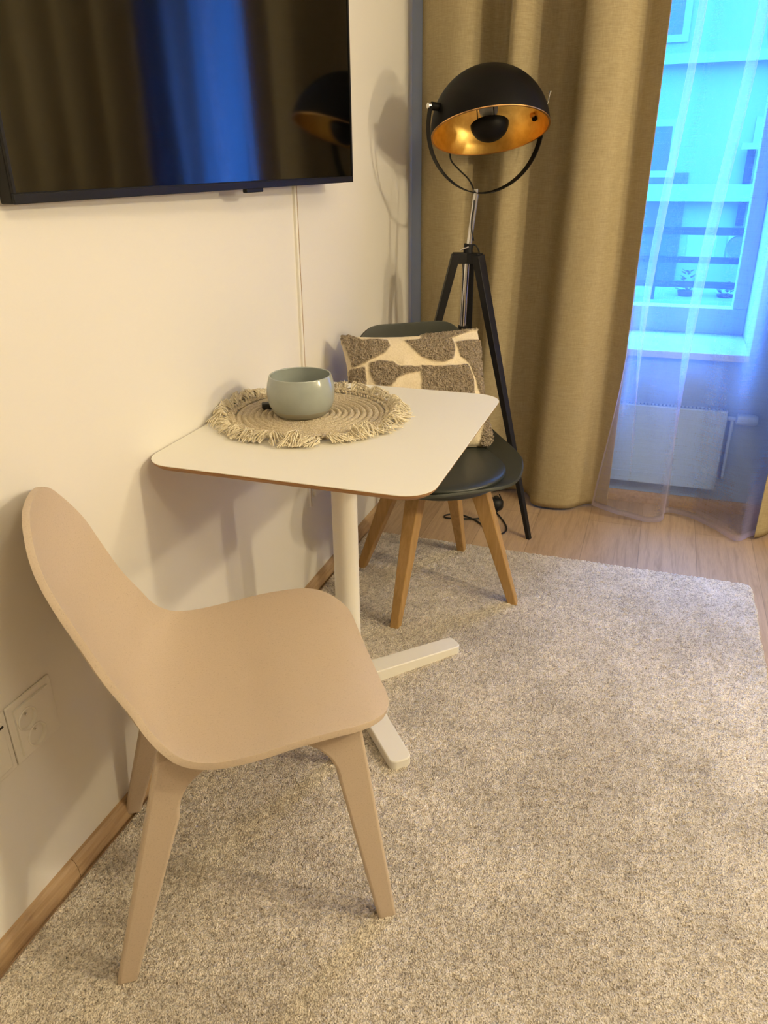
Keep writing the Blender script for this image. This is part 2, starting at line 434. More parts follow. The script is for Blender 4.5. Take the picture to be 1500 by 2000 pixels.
# ================================================================== TELEVISION
def make_tv():
    t = thing('television', 'large black flat-screen television mounted high on the cream wall', 'television', (0.050, 1.572, 1.222), TVROT)
    W = .600; H = .70; th = .026
    # local: x out of the wall, y along the wall, z up
    b = MB(); b.box((-.012, -W, 0), (.014, W, H)); b.build('tv_casing', 'tvbody', t, bevel=.003)
    b = MB(); b.box((.0135, -W+.007, .016), (.0152, W-.007, H-.008)); b.build('screen', 'tvscreen', t, smooth=False)
    b = MB()
    b.box((.013, -W, 0), (.0175, W, .0145)); b.box((.013, -W, .0145), (.0175, -W+.0065, H)); b.box((.013, W-.0065, .0145), (.0175, W, H)); b.box((.013, -W+.0065, H-.007), (.0175, W-.0065, H))
    b.build('bezel', 'tvbody', t, bevel=.001)
    b = MB(); b.box((-.030, -.22, .035), (-.012, .50, .52)); b.build('rear_housing', 'tvbody', t, bevel=.006)
    b = MB(); b.box((.004, .045, -.008), (.016, .115, .002)); b.build('receiver', 'tvbody', t, bevel=.002)
    b = MB(); b.box((-.046, -.05, .2), (-.030, .3, .42)); b.build('wall_bracket', 'dark', t)
TVROT = -0.058
make_tv()

# cable duct
t = thing('cable_duct', 'thin white cable channel running down the wall from television', 'cable cover', (0, 1.99, .30))
mb = MB(); rings = []
for z, y in ((0, -.007), (.935, .006)):
    rings.append([Vector((a, y+b, z)) for a, b in ((0,-.009),(.007,-.009),(.009,-.006),(.009,.006),(.007,.009),(0,.009))])
mb.loft(rings); mb.build('channel', 'white_plastic', t, smooth=False)
mb = MB(); rings = []
for z, y in ((0, -.007), (.935, .006)):
    rings.append([Vector((a, y+b, z)) for a, b in ((.0088,-.0016),(.0097,-.0012),(.0097,.0012),(.0088,.0016))])
mb.loft(rings); mb.build('lid_seam', 'skirt', t, smooth=False)

# sockets
def socket_cup(mb_face, parent, y, z, r=.0195):
    c = MB(); T = Matrix.Translation((0, y, z)) @ Matrix.Rotation(math.pi/2, 4, 'Y')
    c.lathe([(r+.0022, .0095), (r+.0022, .0115), (r+.0004, .0125), (r-.0004, .0115), (r-.0012, .0015), (.0002, .001)], 40, 0, T)
    cup = c.build('socket_cup', 'white_plastic', parent)
    p = MB()
    for dy in (-.0095, .0095):
        p.lathe([(.0001, .0024), (.0034, .0024), (.0034, .0012)], 16, 0, Matrix.Translation((0, y+dy, z-.001)) @ Matrix.Rotation(math.pi/2, 4, 'Y'))
    p.build('pin_hole', 'dark', cup)
    p = MB(); p.lathe([(.0001, .0115), (.0018, .011), (.0023, .009), (.0023, .001)], 14, 0, Matrix.Translation((0, y, z+.0095)) @ Matrix.Rotation(math.pi/2, 4, 'Y'))
    p.build('earth_pin', 'chrome', cup)
def frame_with_holes(holes, y0, y1, z0, z1, d0, d1):
    """plate with round holes: built from a fine grid leaving the circles free."""
    mb = MB(); mb.box((d0, y0, z0), (d0+.001, y1, z1))
    bm_v = []
    n = 60; 
    ys = np.linspace(y0, y1, n); zs = np.linspace(z0, z1, n)
    def ok(a, b): return all((a-h[0])**2+(b-h[1])**2 > h[2]**2 for h in holes)
    idx = {}
    for i, a in enumerate(ys):
        for j, b in enumerate(zs):
            idx[(i, j)] = len(bm_v); bm_v.append((d1, a, b))
    fs = []
    for i in range(n-1):
        for j in range(n-1):
            if ok((ys[i]+ys[i+1])/2, (zs[j]+zs[j+1])/2): fs.append((idx[(i,j)], idx[(i+1,j)], idx[(i+1,j+1)], idx[(i,j+1)]))
    mb.add(bm_v, fs)
    for (ya, za, yb, zb) in ((y0,z0,y1,z0),(y1,z0,y1,z1),(y1,z1,y0,z1),(y0,z1,y0,z0)):
        mb.add([(d0,ya,za),(d0,yb,zb),(d1,yb,zb),(d1,ya,za)], [(0,1,2,3)])
    return mb
t = thing('double_socket', 'white double wall socket low on the wall beside the beige chair', 'socket', (0, 0, 0))
t.location = (0, .81, .345)
YS, ZS = .809, .345
frame_with_holes([(.792-YS, .408-ZS, .0205), (.804-YS, .366-ZS, .0205)], .769-YS, .850-YS, 0, .094, 0, .010).build('cover_plate', 'white_plastic', t, smooth=False)
mb = MB(); mb.box((0, .757-YS, -.012), (.0055, .862-YS, .106)); mb.build('frame', 'white_plastic', t, bevel=.002)
socket_cup(None, t, .792-YS, .408-ZS); socket_cup(None, t, .804-YS, .366-ZS)
t = thing('blank_plate', 'plain white wall plate left of the double socket at photo edge', 'socket', (0, .71, .345))
mb = MB(); mb.box((0, -.045, -.012), (.0055, .0455, .106)); mb.build('frame', 'white_plastic', t, bevel=.002)
mb = MB(); mb.box((.0055, -.034, 0), (.010, .034, .094)); mb.build('cover_plate', 'white_plastic', t, bevel=.002)
mb = MB(); mb.box((.0098, .012, .083), (.0105, .0335, .0875)); mb.build('slot', 'dark', t, smooth=False)
t = thing('wall_socket', 'white wall socket under the tabletop beside the duct end', 'socket', (0, 2.055, .318))
mb = MB(); mb.box((0, -.04, 0), (.009, .04, .08)); mb.build('cover_plate', 'white_plastic', t, bevel=.003)
mb = MB(); mb.lathe([(.021,.009),(.021,.0105),(.0195,.011),(.0185,.0092),(.0001,.0091)], 32, 0, Matrix.Translation((0,0,.04)) @ Matrix.Rotation(math.pi/2,4,'Y')); mb.build('socket_cup', 'white_plastic', t)

# ================================================================== TABLE
def make_table():
    t = thing('pedestal_table', 'small square white pedestal table standing against the wall', 'table', (.303, 1.54, 0))
    o = Vector((.303, 1.54))
    x0, x1, y0, y1 = .004-o.x, .606-o.x, 1.197-o.y, 1.882-o.y
    cx, cy, hx, hy = (x0+x1)/2, (y0+y1)/2, (x1-x0)/2, (y1-y0)/2
    zt = .731
    # laminate skin
    ring = lambda r, dz, ins: [Vector((a, b, dz)) for a, b in rrect(cx, cy, hx-ins, hy-ins, r-ins, 10)]
    mb = MB(); mb.loft([ring(.062, zt-.0016, 0), ring(.062, zt-.0003, 0), ring(.062, zt, .0006)]); top = mb.build('tabletop', 'laminate', t, smooth=False)
    mb = MB(); mb.loft([ring(.062, zt-.0145, .012), ring(.062, zt-.0130, .009), ring(.062, zt-.0060, .0015), ring(.062, zt-.0016, .0002)])
    tag(mb.build('tabletop_core', 'edge', t, smooth=False), 'brown bevelled edge under the white top')
    mb = MB(); mb.lathe([(.0001, zt-.022), (.11, zt-.022), (.11, zt-.0146), (.0001, zt-.0146)], 40); mb.build('mounting_plate', 'white_metal', t)
    mb = MB(); mb.lathe([(.0305, .03), (.0305, zt-.020)], 48, close_ends=True); mb.build('column', 'white_metal', t)
    mb = MB(); mb.lathe([(.0001,.045),(.036,.045),(.036,.02),(.0001,.02)], 40); mb.build('hub', 'white_metal', t)
    for sx, sy in ((1,-1),(1,1),(-1,1),(-1,-1)):
        tip = Vector((.500 if 0 else .212*sx, .238*sy, 0)); L = tip.length+.018; ang = math.atan2(tip.y, tip.x)
        rings = []
        for x, hw, zt2, r in ((.0, .029, .050, .003), (L-.05, .027, .039, .003)):
            pass
        mb = MB(); pts = []
        N = 8
        out = [(0, -.029)]
        r = .016; hw = .0265
        for k in range(N+1):
            a = -math.pi/2+math.pi/2*k/N; out.append((L-r+r*math.cos(a), -hw+r+r*math.sin(a)))
        for k in range(N+1):
            a = math.pi/2*k/N; out.append((L-r+r*math.cos(a), hw-r+r*math.sin(a)))
        out.append((0, .029))
        rr = lambda z0, z1, s: [Vector((x*(1-s), y*(1-s*2), z1+(z0-z1)*(1-x/L))) for x, y in out]
        mb.loft([rr(PZ-.002, PZ-.002, 0), rr(.048, .034, 0)])
        f = mb.build('foot', 'white_metal', t, bevel=.003, smooth=True); f.rotation_euler = (0, 0, ang)
make_table()

# ------------------------------------------------------------------ placemat, bowl
MATC = Vector((.207, 1.585, .731))
def make_mat():
    t = thing('placemat', 'round woven cotton placemat with fringed edge lying on the tabletop', 'placemat', MATC)
    R = .176; rings = 12; prof = [(.0005, .006)]
    for k in range(rings):
        r0 = R*k/rings; w = R/rings
        for q in (.12, .3, .5, .7, .88):
            prof.append((r0+w*q, .0035+.0045*math.sin(math.pi*q)))
        prof.append((r0+w, .0028))
    prof += [(R+.002, .001), (R, .0005)]
    mb = MB(); mb.lathe(prof, 160)
    # twist of the cords: ripple every ring
    vs = []
    for (x, y, z) in mb.v:
        r = math.hypot(x, y); a = math.atan2(y, x)
        k = int(min(r, R-.0001)/R*rings)
        z2 = z+.0007*math.sin(a*(10+k*7)+r*300) if z > .003 else z
        vs.append((x, y, z2))
    mb.v = vs; mb.build('woven_disc', 'cord', t)
    # knotted border and tassels, nobody could count the strands
    mb = MB()
    for k in range(120):
        a = 2*math.pi*k/120+random.uniform(-.012, .012)
        for r, sg, zz in ((R+.004, 1, .006), (R+.013, -1, .009)):
            c = Vector((r*math.cos(a), r*math.sin(a), zz+random.uniform(0, .003)))
            w = a+sg*random.uniform(.7, 1.1)
            d = Vector((math.cos(w), math.sin(w), random.uniform(-.1, .25)))*.0075
            mb.tube([c-d, c-d*.5+Vector((0,0,.002)), c+d*.5+Vector((0,0,.002)), c+d], [.0014, .0033, .0033, .0014], 6)
    tag(mb.build('knotted_border', 'cord', t), kind='stuff')
    mb = MB()
    NT = 58
    for k in range(NT):
        a0 = 2*math.pi*(k+random.uniform(-.25, .25))/NT
        ln = random.uniform(.034, .052); curl = random.uniform(-.8, .8)
        lift = random.uniform(.010, .027)
        for s in range(17):
            a = a0+random.uniform(-.02, .02); spread = random.uniform(-.42, .42)
            p = []; L = ln*random.uniform(.8, 1.08); h = lift*random.uniform(.5, 1.25)
            wz = random.uniform(0, 6.28); wa = random.uniform(.0008, .0034)
            for q in range(8):
                u = q/7
                r = R+.014+L*u*(.86+.14*math.cos(wz)); aa = a+(spread*u+curl*u*u)*(L/r)*1.6
                x = r*math.cos(aa)+wa*math.sin(wz+u*14); y = r*math.sin(aa)+wa*math.cos(wz*1.3+u*13)
                z = .006+h*math.sin(math.pi*min(u*1.02, 1))*(1-.25*u)
                z = max(z, .0015)
                # where the fringe meets the wall it turns up
                wx = MATC.x+x
                if wx < .006:
                    z += (.006-wx)*.8; x = .006+.3*random.random()*.004-MATC.x
                p.append((x, y, z))
            mb.tube(p, .00115, 4)
    tag(mb.build('fringe', 'fringe', t), kind='stuff')
make_mat()
def make_bowl():
    t = thing('bowl', 'grey-green glazed ceramic bowl standing on the placemat', 'bowl', (.190, 1.574, .7385))
    prof = [(.0005,.002),(.048,.002),(.052,.0),(.057,.001),(.065,.007),(.0705,.017)]
    p2 = [(.0705,.017),(.0755,.029),(.0783,.044),(.0785,.060),(.0765,.075),(.0728,.0875),(.0712,.0920),(.0695,.0930),(.0677,.0915),(.0685,.086),(.070,.068),(.0715,.052),(.070,.036),(.063,.020),(.048,.011),(.02,.008),(.0005,.0078)]
    q = catmull(p2, 60)
    mb = MB(); mb.lathe([tuple(x) for x in q], 96); mb.build('vessel', 'glaze', t)
    mb = MB(); mb.lathe(prof, 96); tag(mb.build('base_band', 'glaze2', t), 'matt lower band of the bowl')
make_bowl()
mb = MB(); mb.box((-.017, -.011, 0), (.017, .011, .012)); o = mb.build('small_case', 'rubber', bevel=.003)
o.location = (.096, 1.590, .7395); o.rotation_euler = (0, 0, .5)
tag(o, 'small black object lying on the placemat just behind the bowl', 'small case')

# ================================================================== BEIGE SHELL CHAIR
def shell(edge, cen, wid, v0, name, mat, parent, rct, rcf, n=70, mt=31, thick=.008, prof_pow=2.0, subd=1):
    E_ = catmull(edge, 400); C_ = catmull(cen, 400); W_ = catmull([(w,) for w in wid], 400)[:, 0]
    V0_ = catmull([(w,) for w in v0], 400)[:, 0] if hasattr(v0, '__len__') else np.full(400, v0)
    s = np.concatenate([[0], np.cumsum(np.linalg.norm(np.diff((E_+C_)/2, axis=0), axis=1))]); S = s[-1]
    u = np.linspace(0, 1, n); u = 0.5-0.5*np.cos(np.pi*u)*1.0
    u = .55*u+.45*np.linspace(0, 1, n)
    vs = []
    for ss in u*S:
        i = np.interp(ss, s, np.arange(400)); k = int(min(i, 398)); f = i-k
        e = E_[k]*(1-f)+E_[k+1]*f; c = C_[k]*(1-f)+C_[k+1]*f; w = W_[k]*(1-f)+W_[k+1]*f
        a, b = ss, S-ss
        if a < rct: w = w-rct+math.sqrt(max(rct**2-(rct-a)**2, 0))*1.0
        if b < rcf: w = w-rcf+math.sqrt(max(rcf**2-(rcf-b)**2, 0))
        W0 = W_[k]
        for j in range(mt):
            t = -1+2*j/(mt-1); t = math.sin(t*math.pi/2)*.35+t*.65
            vv = t*w; q = abs(vv/W0)**prof_pow
            p = c+(e-c)*q
            vs.append((p[0], V0_[k]+vv, p[1]))
    fs = []
    for i in range(n-1):
        for j in range(mt-1):
            a = i*mt+j; fs.append((a, a+1, a+mt+1, a+mt))
    o = new_obj(name, vs, fs, mat, parent)
    sd = o.modifiers.new('solid', 'SOLIDIFY'); sd.thickness = thick; sd.offset = 0
    bv = o.modifiers.new('bev', 'BEVEL'); bv.width = thick*.42; bv.segments = 3; bv.limit_method = 'ANGLE'; bv.angle_limit = math.radians(50)
    return o
def plate_leg(name, poly, v_of_z, thk, mat, parent, bevel=.006):
    """polygon in (u,z), extruded by thk along v, centre following v_of_z."""
    mb = MB(); r = []
    for sgn in (-1, 1):
        r.append([Vector((u, v_of_z(z)+sgn*thk(z)/2, z)) for u, z in poly])
    mb.loft(r); return mb.build(name, mat, parent, bevel=bevel)
def make_beige_chair():
    rz = math.atan2(.565, .825)
    t = thing('shell_chair', 'beige speckled plastic shell chair in the foreground by the table', 'chair', (.129, .822, 0), rz)
    edge = [(-.010,.790),(-.007,.746),(.008,.695),(.030,.637),(.054,.577),(.080,.528),(.104,.482),(.138,.450),(.185,.439),(.25,.443),(.32,.452),(.39,.455),(.445,.450),(.488,.436)]
    cen = [(-.040,.802),(-.041,.755),(-.030,.696),(-.010,.632),(.013,.563),(.040,.506),(.068,.453),(.110,.420),(.17,.409),(.25,.413),(.32,.427),(.39,.435),(.445,.436),(.488,.428)]
    wid = [.172,.172,.172,.174,.180,.188,.202,.220,.231,.235,.233,.229,.222,.215]
    shell(edge, cen, wid, [.054,.050,.046,.043,.041,.039,.037,.035,.034,.033,.033,.033,.033,.033], 'seat_shell', 'composite', t, .128, .085, n=120, mt=45, thick=.011)
    zt = .418
    us = [.060,.0815,.1215,.1775,.25,.32,.395,.445,.488]; zz_ = [.500,.470,.437,.425,.428,.4365,.444,.443,.436]
    zs_ = lambda u: float(np.interp(u, us, zz_))-.0045
    for (u0, v0, ut, vt, dr) in ((.0, -.187, .128, -.142, 1), (.0, .200, .128, .195, 1), (.459, -.187, .400, -.140, -1), (.459, .225, .400, .195, -1)):
        z0 = PZ-.002
        fw, tw = .0165, .030
        lerp = lambda a, b, q: a+(b-a)*q
        zf = .322
        uc = lambda z: lerp(u0, ut, (z-z0)/(zt-z0)); hw = lambda z: lerp(fw, tw, ((z-z0)/(zt-z0)))
        poly = []
        ztop = .428 if dr > 0 else zs_(ut+.03)
        for z in np.linspace(z0, ztop, 14): poly.append((uc(z)-dr*hw(z), z))
        ua = poly[-1][0]; e0 = uc(zf)+dr*hw(zf); fr_ = .092
        ub = e0+dr*fr_
        for q in np.linspace(0, 1, 8)[1:]:
            u = lerp(ua, ub, q); poly.append((u, max(zs_(u), 0) if q > .3 or dr < 0 else min(zs_(u), .430)))
        zb = zs_(ub)-.010
        for k in range(0, 10):
            a = math.pi/2*k/9
            poly.append((e0+dr*fr_*(1-math.sin(a)), lerp(zf, zb, math.cos(a))))
        for z in np.linspace(zf, z0, 10)[1:]: poly.append((uc(z)+dr*hw(z), z))
        if dr < 0: poly = poly[::-1]
        vz = lambda z, a=v0, b=vt: lerp(a, b, (z-z0)/(zt-z0))
        th = lambda z: lerp(.024, .036, (z-z0)/(zt-z0))
        plate_leg('leg', poly, vz, th, 'composite', t, bevel=.010)
    for vv in (-.125, .185):
        mb = MB(); rings = []
        for u in np.linspace(.17, .36, 8): rings.append([Vector((u, vv+a, zs_(u)+b)) for a, b in ((-.010,-.016),(.010,-.016),(.010,-.002),(-.010,-.002))])
        mb.loft(rings); mb.build('seat_rail', 'composite', t, bevel=.003)
make_beige_chair()

# ================================================================== DARK GREEN CHAIR
def make_green_chair():
    yaw = math.radians(-55)
    t = thing('padded_chair', 'dark green padded chair with beech legs behind the table', 'chair', (.378, 2.095, 0), yaw)
    edge = [(-.262,.815),(-.246,.755),(-.225,.685),(-.205,.61),(-.180,.54),(-.130,.508),(-.05,.492),(.04,.483),(.12,.472),(.185,.459),(.230,.446)]
    cen = [(-.285,.812),(-.278,.75),(-.262,.68),(-.246,.60),(-.225,.52),(-.185,.450),(-.10,.415),(.02,.405),(.12,.410),(.185,.420),(.230,.440)]
    wid = [.168,.180,.190,.197,.205,.215,.224,.229,.229,.225,.216]
    shell(edge, cen, wid, 0, 'seat_shell', 'green', t, .07, .15, n=80, thick=.009, prof_pow=2.4)
    # cushion pad
    mb = MB(); prof = [(.0005,.405),(.17,.410),(.196,.426),(.2045,.440),(.2035,.449),(.193,.4545),(.170,.457),(.11,.4575),(.05,.4575),(.0005,.4575)]
    q = catmull(prof, 40); mb.lathe([(max(a, .0005), b) for a, b in q], 72)
    o = mb.build('seat_pad', 'leather', t); 
    vs = o.data.vertices
    for v in vs:
        v.co.x = v.co.x*1.0+.012; v.co.z += -.006*(v.co.x/.2)-.012*0
    # legs, world foot points turned into local ones
    inv = (Matrix.Translation(t.location) @ Matrix.Rotation(yaw, 4, 'Z')).inverted()
    feet = [(.328, 1.842), (.636, 2.086), (.396, 2.388), (.100, 2.165)]
    for fx, fy in feet:
        f = inv @ Vector((fx, fy, PZ-.003)); 
        d = Vector((f.x, f.y, 0)).normalized(); top = d*.128; top.z = .402
        side = Vector((-d.y, d.x, 0))
        rings = []
        for q in (0, .12, .5, .88, 1):
            c = f.lerp(top, q); a = .0142+.0125*q; b = .0130+.0098*q
            rings.append([c+d*sa*a+side*sb*b for sa, sb in ((1,1),(-1,1),(-1,-1),(1,-1))])
        mb = MB(); mb.loft(rings); mb.build('leg', 'beech', t, bevel=.003)
    mb = MB()
    dirs = [(inv @ Vector((fx, fy, 0))) for fx, fy in feet]
    for k in (0, 1):
        d = Vector((dirs[k].x, dirs[k].y, 0)).normalized(); s = Vector((-d.y, d.x, 0))
        e = Vector((dirs[k+2].x, dirs[k+2].y, 0)).normalized()
        rings = []
        for p in (d*.13, e*.13):
            rings.append([p+s*a+Vector((0,0,b)) for a, b in ((-.016,.362),(.016,.362),(.016,.400),(-.016,.400))])
        mb.loft(rings)
    mb.build('cross_frame', 'beech', t, bevel=.003)
make_green_chair()

# ------------------------------------------------------------------ cushion
def make_cushion():
    quad = [(100,215),(1045,165),(1125,990),(190,960)]
    P = [
     [(80,180),(170,215),(240,240),(330,230),(400,240),(410,290),(370,340),(300,370),(230,400),(180,415),(150,420),(120,290)],
     [(500,245),(620,235),(640,150),(810,150),(830,250),(845,330),(820,390),(760,410),(680,400),(610,370),(560,320),(530,270)],
     [(850,270),(950,255),(1100,250),(1120,400),(1150,640),(1040,640),(1005,540),(960,450),(920,400),(880,370)],
     [(820,235),(900,205),(1000,175),(1090,165),(1080,120),(800,140)],
     [(270,400),(340,390),(420,400),(460,430),(600,435),(600,465),(500,480),(450,500),(410,550),(320,550),(290,510),(265,450)],
     [(605,430),(740,440),(850,440),(930,430),(970,500),(990,640),(960,720),(800,700),(610,640)],
     [(130,430),(240,425),(245,540),(260,640),(130,640)],
     [(1040,860),(1060,800),(1160,800),(1200,1000),(1150,1030),(1030,1020),(1020,950)],
     [(420,700),(560,690),(620,780),(560,860),(430,840)],
     [(700,800),(900,790),(930,900),(850,1020),(700,1020)],
     [(150,800),(300,790),(340,900),(300,1000),(130,1000)]]
    A, B, Cc, D = [np.array(q, float) for q in quad]
    def uvmap(px):
        px = np.array(px, float); u = v = .5
        for _ in range(30):
            p = (1-u)*(1-v)*A+u*(1-v)*B+u*v*Cc+(1-u)*v*D
            du = -(1-v)*A+(1-v)*B+v*Cc-v*D; dv = -(1-u)*A-u*B+u*Cc+(1-u)*D
            J = np.array([du, dv]).T
            s = np.linalg.solve(J, px-p); u += s[0]; v += s[1]
        return u, v
    polys = [np.array([uvmap(p) for p in q]) for q in P]
    N = 150
    u = np.linspace(0, 1, N); U, V_ = np.meshgrid(u, u)      # U right, V down
    mask = np.zeros_like(U)
    for q in polys:
        x, y = q[:, 0], q[:, 1]; inside = np.zeros_like(U, bool); j = len(q)-1
        for i in range(len(q)):
            cnd = ((y[i] > V_) != (y[j] > V_)) & (U < (x[j]-x[i])*(V_-y[i])/(y[j]-y[i]+1e-12)+x[i])
            inside ^= cnd; j = i
        mask[inside] = 1
    def sm(a, k):
        for _ in range(k):
            b = np.pad(a, 1, mode='edge'); a = (b[1:-1,1:-1]+b[:-2,1:-1]+b[2:,1:-1]+b[1:-1,:-2]+b[1:-1,2:])/5
        return a
    ms = sm(mask, 2)
    W, H = .45, .376
    a = 2*U-1; b = 2*V_-1
    bulge = ((1-np.abs(a)**2.6)*(1-np.abs(b)**2.6)).clip(0)**.42
    pin = 1-.075*(1-np.abs(b)**2)*np.abs(a)**3      # sides drawn in between the corners
    pin2 = 1-.075*(1-np.abs(a)**2)*np.abs(b)**3
    X = W/2*a*pin; Z = -H/2*b*pin2
    noise = sm(RNG.standard_normal((N, N)), 1)
    T = .056
    wr = sm(RNG.standard_normal((N, N)), 40); wr /= wr.std()
    Yf = -(T*bulge+.0025*wr*bulge)-ms*(.0075+.0035*noise)
    Yb = T*.9*bulge
    X = X+ms*.0012*sm(RNG.standard_normal((N, N)), 1); 
    # plump ears at the corners and a shaggy rim
    ear = (np.abs(a)**6*np.abs(b)**6)
    rc_ = 1-.055*(np.abs(a)*np.abs(b))**9; X = (X+ear*.004*np.sign(a))*rc_; Z = (Z-ear*.005*np.sign(b))*rc_
    rim = np.clip((np.maximum(np.abs(a), np.abs(b))-.93)/.07, 0, 1)
    rag = sm(RNG.standard_normal((N, N)), 1)
    tf = np.clip(ms*1.3, 0, 1)
    X = X+rim*tf*(.004+.003*rag)*np.sign(a)*(np.abs(a) > .9); Z = Z-rim*tf*(.004+.003*sm(RNG.standard_normal((N, N)), 1))*np.sign(b)*(np.abs(b) > .9)
    Yf = Yf-rim*tf*.006; 
    vf = np.stack([X, Yf, Z], -1).reshape(-1, 3); vb = np.stack([X, Yb, Z], -1).reshape(-1, 3)
    ii = np.arange(N*N).reshape(N, N)
    q = np.stack([ii[:-1,:-1], ii[1:,:-1], ii[1:,1:], ii[:-1,1:]], -1).reshape(-1, 4)
    fs = [tuple(x) for x in q]+[tuple(x[::-1]+N*N) for x in q]
    per = list(ii[0, :])+list(ii[1:, -1])+list(ii[-1, -2::-1])+list(ii[-2:0:-1, 0])
    for k in range(len(per)):
        i, j = per[k], per[(k+1) % len(per)]; fs.append((i, j, j+N*N, i+N*N))
    o = new_obj('cushion', np.concatenate([vf, vb]), fs, 'cushion')
    at = o.data.attributes.new('tuft', 'FLOAT', 'POINT')
    at.data.foreach_set('value', np.concatenate([np.clip(ms*1.6-.3, 0, 1).ravel(), np.zeros(N*N)]).astype(np.float32))
    # local x right, local -y front, z up
    yaw = math.radians(-55)+math.pi/2   # front (-y) looks along the chair's front
    o.rotation_mode = 'XYZ'
    R = Matrix.Rotation(yaw, 4, 'Z') @ Matrix.Rotation(math.radians(-27), 4, 'X') @ Matrix.Rotation(math.radians(1.0), 4, 'Y')
    o.matrix_world = Matrix.Translation((.284, 2.204, .625)) @ R
    tag(o, 'cream cushion with tufted taupe patches leaning on the dark green chair', 'cushion')
make_cushion()

# ================================================================== TRIPOD FLOOR LAMP
def make_lamp():
    base = Vector((.318, 2.665, 0))
    t = thing('floor_lamp', 'black tripod floor lamp with dome shade gold inside', 'lamp', base)
    L = lambda p: Vector(p)-base
    feet = [(.606, 2.569, 0), (.047, 2.560, 0), (.285, 2.865, 0)]
    zt = .975
    # hub block
    mb = MB()
    for fx, fy, _ in feet:
        d = Vector((fx-base.x, fy-base.y, 0)).normalized(); s = Vector((-d.y, d.x, 0))
        rings = []
        for r in (0, .05): rings.append([d*r+s*a+Vector((0,0,b)) for a, b in ((-.016,.955),(.016,.955),(.016,.990),(-.016,.990))])
        mb.loft(rings)
    mb.build('hub', 'tripod', t, bevel=.002)
    for fx, fy, _ in feet:
        f = L((fx, fy, 0)); d = Vector((f.x, f.y, 0)).normalized(); s = Vector((-d.y, d.x, 0))
        top = d*.040+Vector((0,0,.985)); f = Vector((f.x, f.y, 0))
        rings = []
        for q in (0, .5, 1):
            c = f.lerp(top, q); a = .0075+.006*q; b = .009+.012*q
            rings.append([c+d*sa*a+s*sb*b for sa, sb in ((1,1),(-1,1),(-1,-1),(1,-1))])
        mb = MB(); mb.loft(rings); mb.build('leg', 'tripod', t, bevel=.0015)
    # pole
    pb = Vector((-.004, 0, .70)); pm = Vector((.0, 0, .985)); pt = Vector((.021, 0, 1.172))
    mb = MB(); mb.tube([Vector((-.003,0,.985)), Vector((-.010,0,.745))], .0115, 20); mb.build('inner_tube', 'chrome', t)
    mb = MB(); mb.tube([Vector((-.010,0,.745)), Vector((-.012,0,.60))], .016, 20); mb.build('lower_sleeve', 'tripod', t)
    mb = MB(); mb.tube([pm, pt], .0095, 24); mb.build('pole', 'chrome', t)
    mb = MB(); mb.tube([Vector((0,0,.985)), Vector((0.002,0,1.018))], .0155, 20); cl = mb.build('clamp', 'tripod', t)
    mb = MB(); mb.tube([Vector((0,-.014,1.008)), Vector((-.004,-.030,1.006))], .0032, 10); mb.tube([Vector((-.018,-.030,1.000)), Vector((.010,-.031,1.011))], .0028, 10)
    mb.build('clamp_screw', 'chrome', cl)
    # head orientation
    CMi = CM
    def cam2world(v): return (CMi @ Vector(v))
    ctr = CAM+ (CMi @ Vector((957-750, -(255-1000), -FPX)))*( (2.655)/ (CMi @ Vector((957-750, -(255-1000), -FPX))).y )
    view = (ctr-CAM).normalized()
    dimg = cam2world((.070, -.9975, 0)); dn = (dimg-view*dimg.dot(view)).normalized()
    n = (-view*.36+dn*.933).normalized()          # opening direction
    mimg = cam2world((.9975, .070, 0)); mm = (mimg-view*mimg.dot(view)).normalized(); mm = (mm-n*mm.dot(n)).normalized()
    kk = n.cross(mm); kk = kk if kk.dot(view) > 0 else -kk
    phi = math.radians(32)
    ax = (mm*math.cos(phi)+kk*math.sin(phi)).normalized()   # pivot axis, right end farther
    c = ctr-base
    z = -n; x = ax; y = z.cross(x)
    R = Matrix((x, y, z)).transposed().to_4x4()
    T = Matrix.Translation(c) @ R
    r = .186; rs = .172
    out = []; inn = []
    for k in range(25):
        a = math.pi/2*(1-k/24); out.append((max(r*math.cos(a), .0006), r*math.sin(a)))
    out.append((r, -.004)); 
    ri = r-.004
    inn = [(ri, -.004)]
    for k in range(25):
        a = math.pi/2*(k/24); inn.append((max(ri*math.cos(a), .0006), ri*math.sin(a)))
    mb = MB(); mb.lathe(out, 96, 0, T); sh = mb.build('shade', 'lampblack', t)
    mb = MB(); mb.lathe(inn, 96, 0, T); tag(mb.build('shade_lining', 'gold', sh), 'gold inner face of the shade')
    mb = MB(); mb.lathe([(r+.0006, -.0025), (r+.0006, -.0052), (ri-.001, -.0052), (ri-.001, -.0025)], 96, 0, T); mb.build('shade_rim', 'gold_rim', sh)
    mb = MB(); mb.lathe([(.0005, r+.008), (.010, r+.007), (.013, r-.004)], 24, 0, T); mb.build('finial', 'lampblack', sh)
    # inner glare cap, wires, bulb
    rc = .060; cap = []
    for k in range(13):
        a = math.pi/2*(k/12); cap.append((max(rc*math.sin(a), .0004), .020-.052*math.cos(a)))
    cap2 = [(rc-.003 if i == 0 else max(q[0]-.003, .0004), q[1]+.003) for i, q in enumerate(cap[::-1])]
    mb = MB(); mb.lathe(cap+cap2, 48, 0, T); mb.build('glare_cap', 'lampblack', t)
    mb = MB()
    for k in range(3):
        a = 2*math.pi*k/3+.4
        mb.tube([T @ Vector((.036*math.cos(a), .036*math.sin(a), .0)), T @ Vector((.036*math.cos(a), .036*math.sin(a), .175))], .0016, 8)
    mb.build('support_wire', 'rubber', t)
    mb = MB(); mb.lathe([(.0004,.035),(.015,.038),(.027,.05),(.030,.066),(.026,.084),(.016,.10),(.013,.118)], 32, 0, T); b = mb.build('bulb', 'bulb', t)
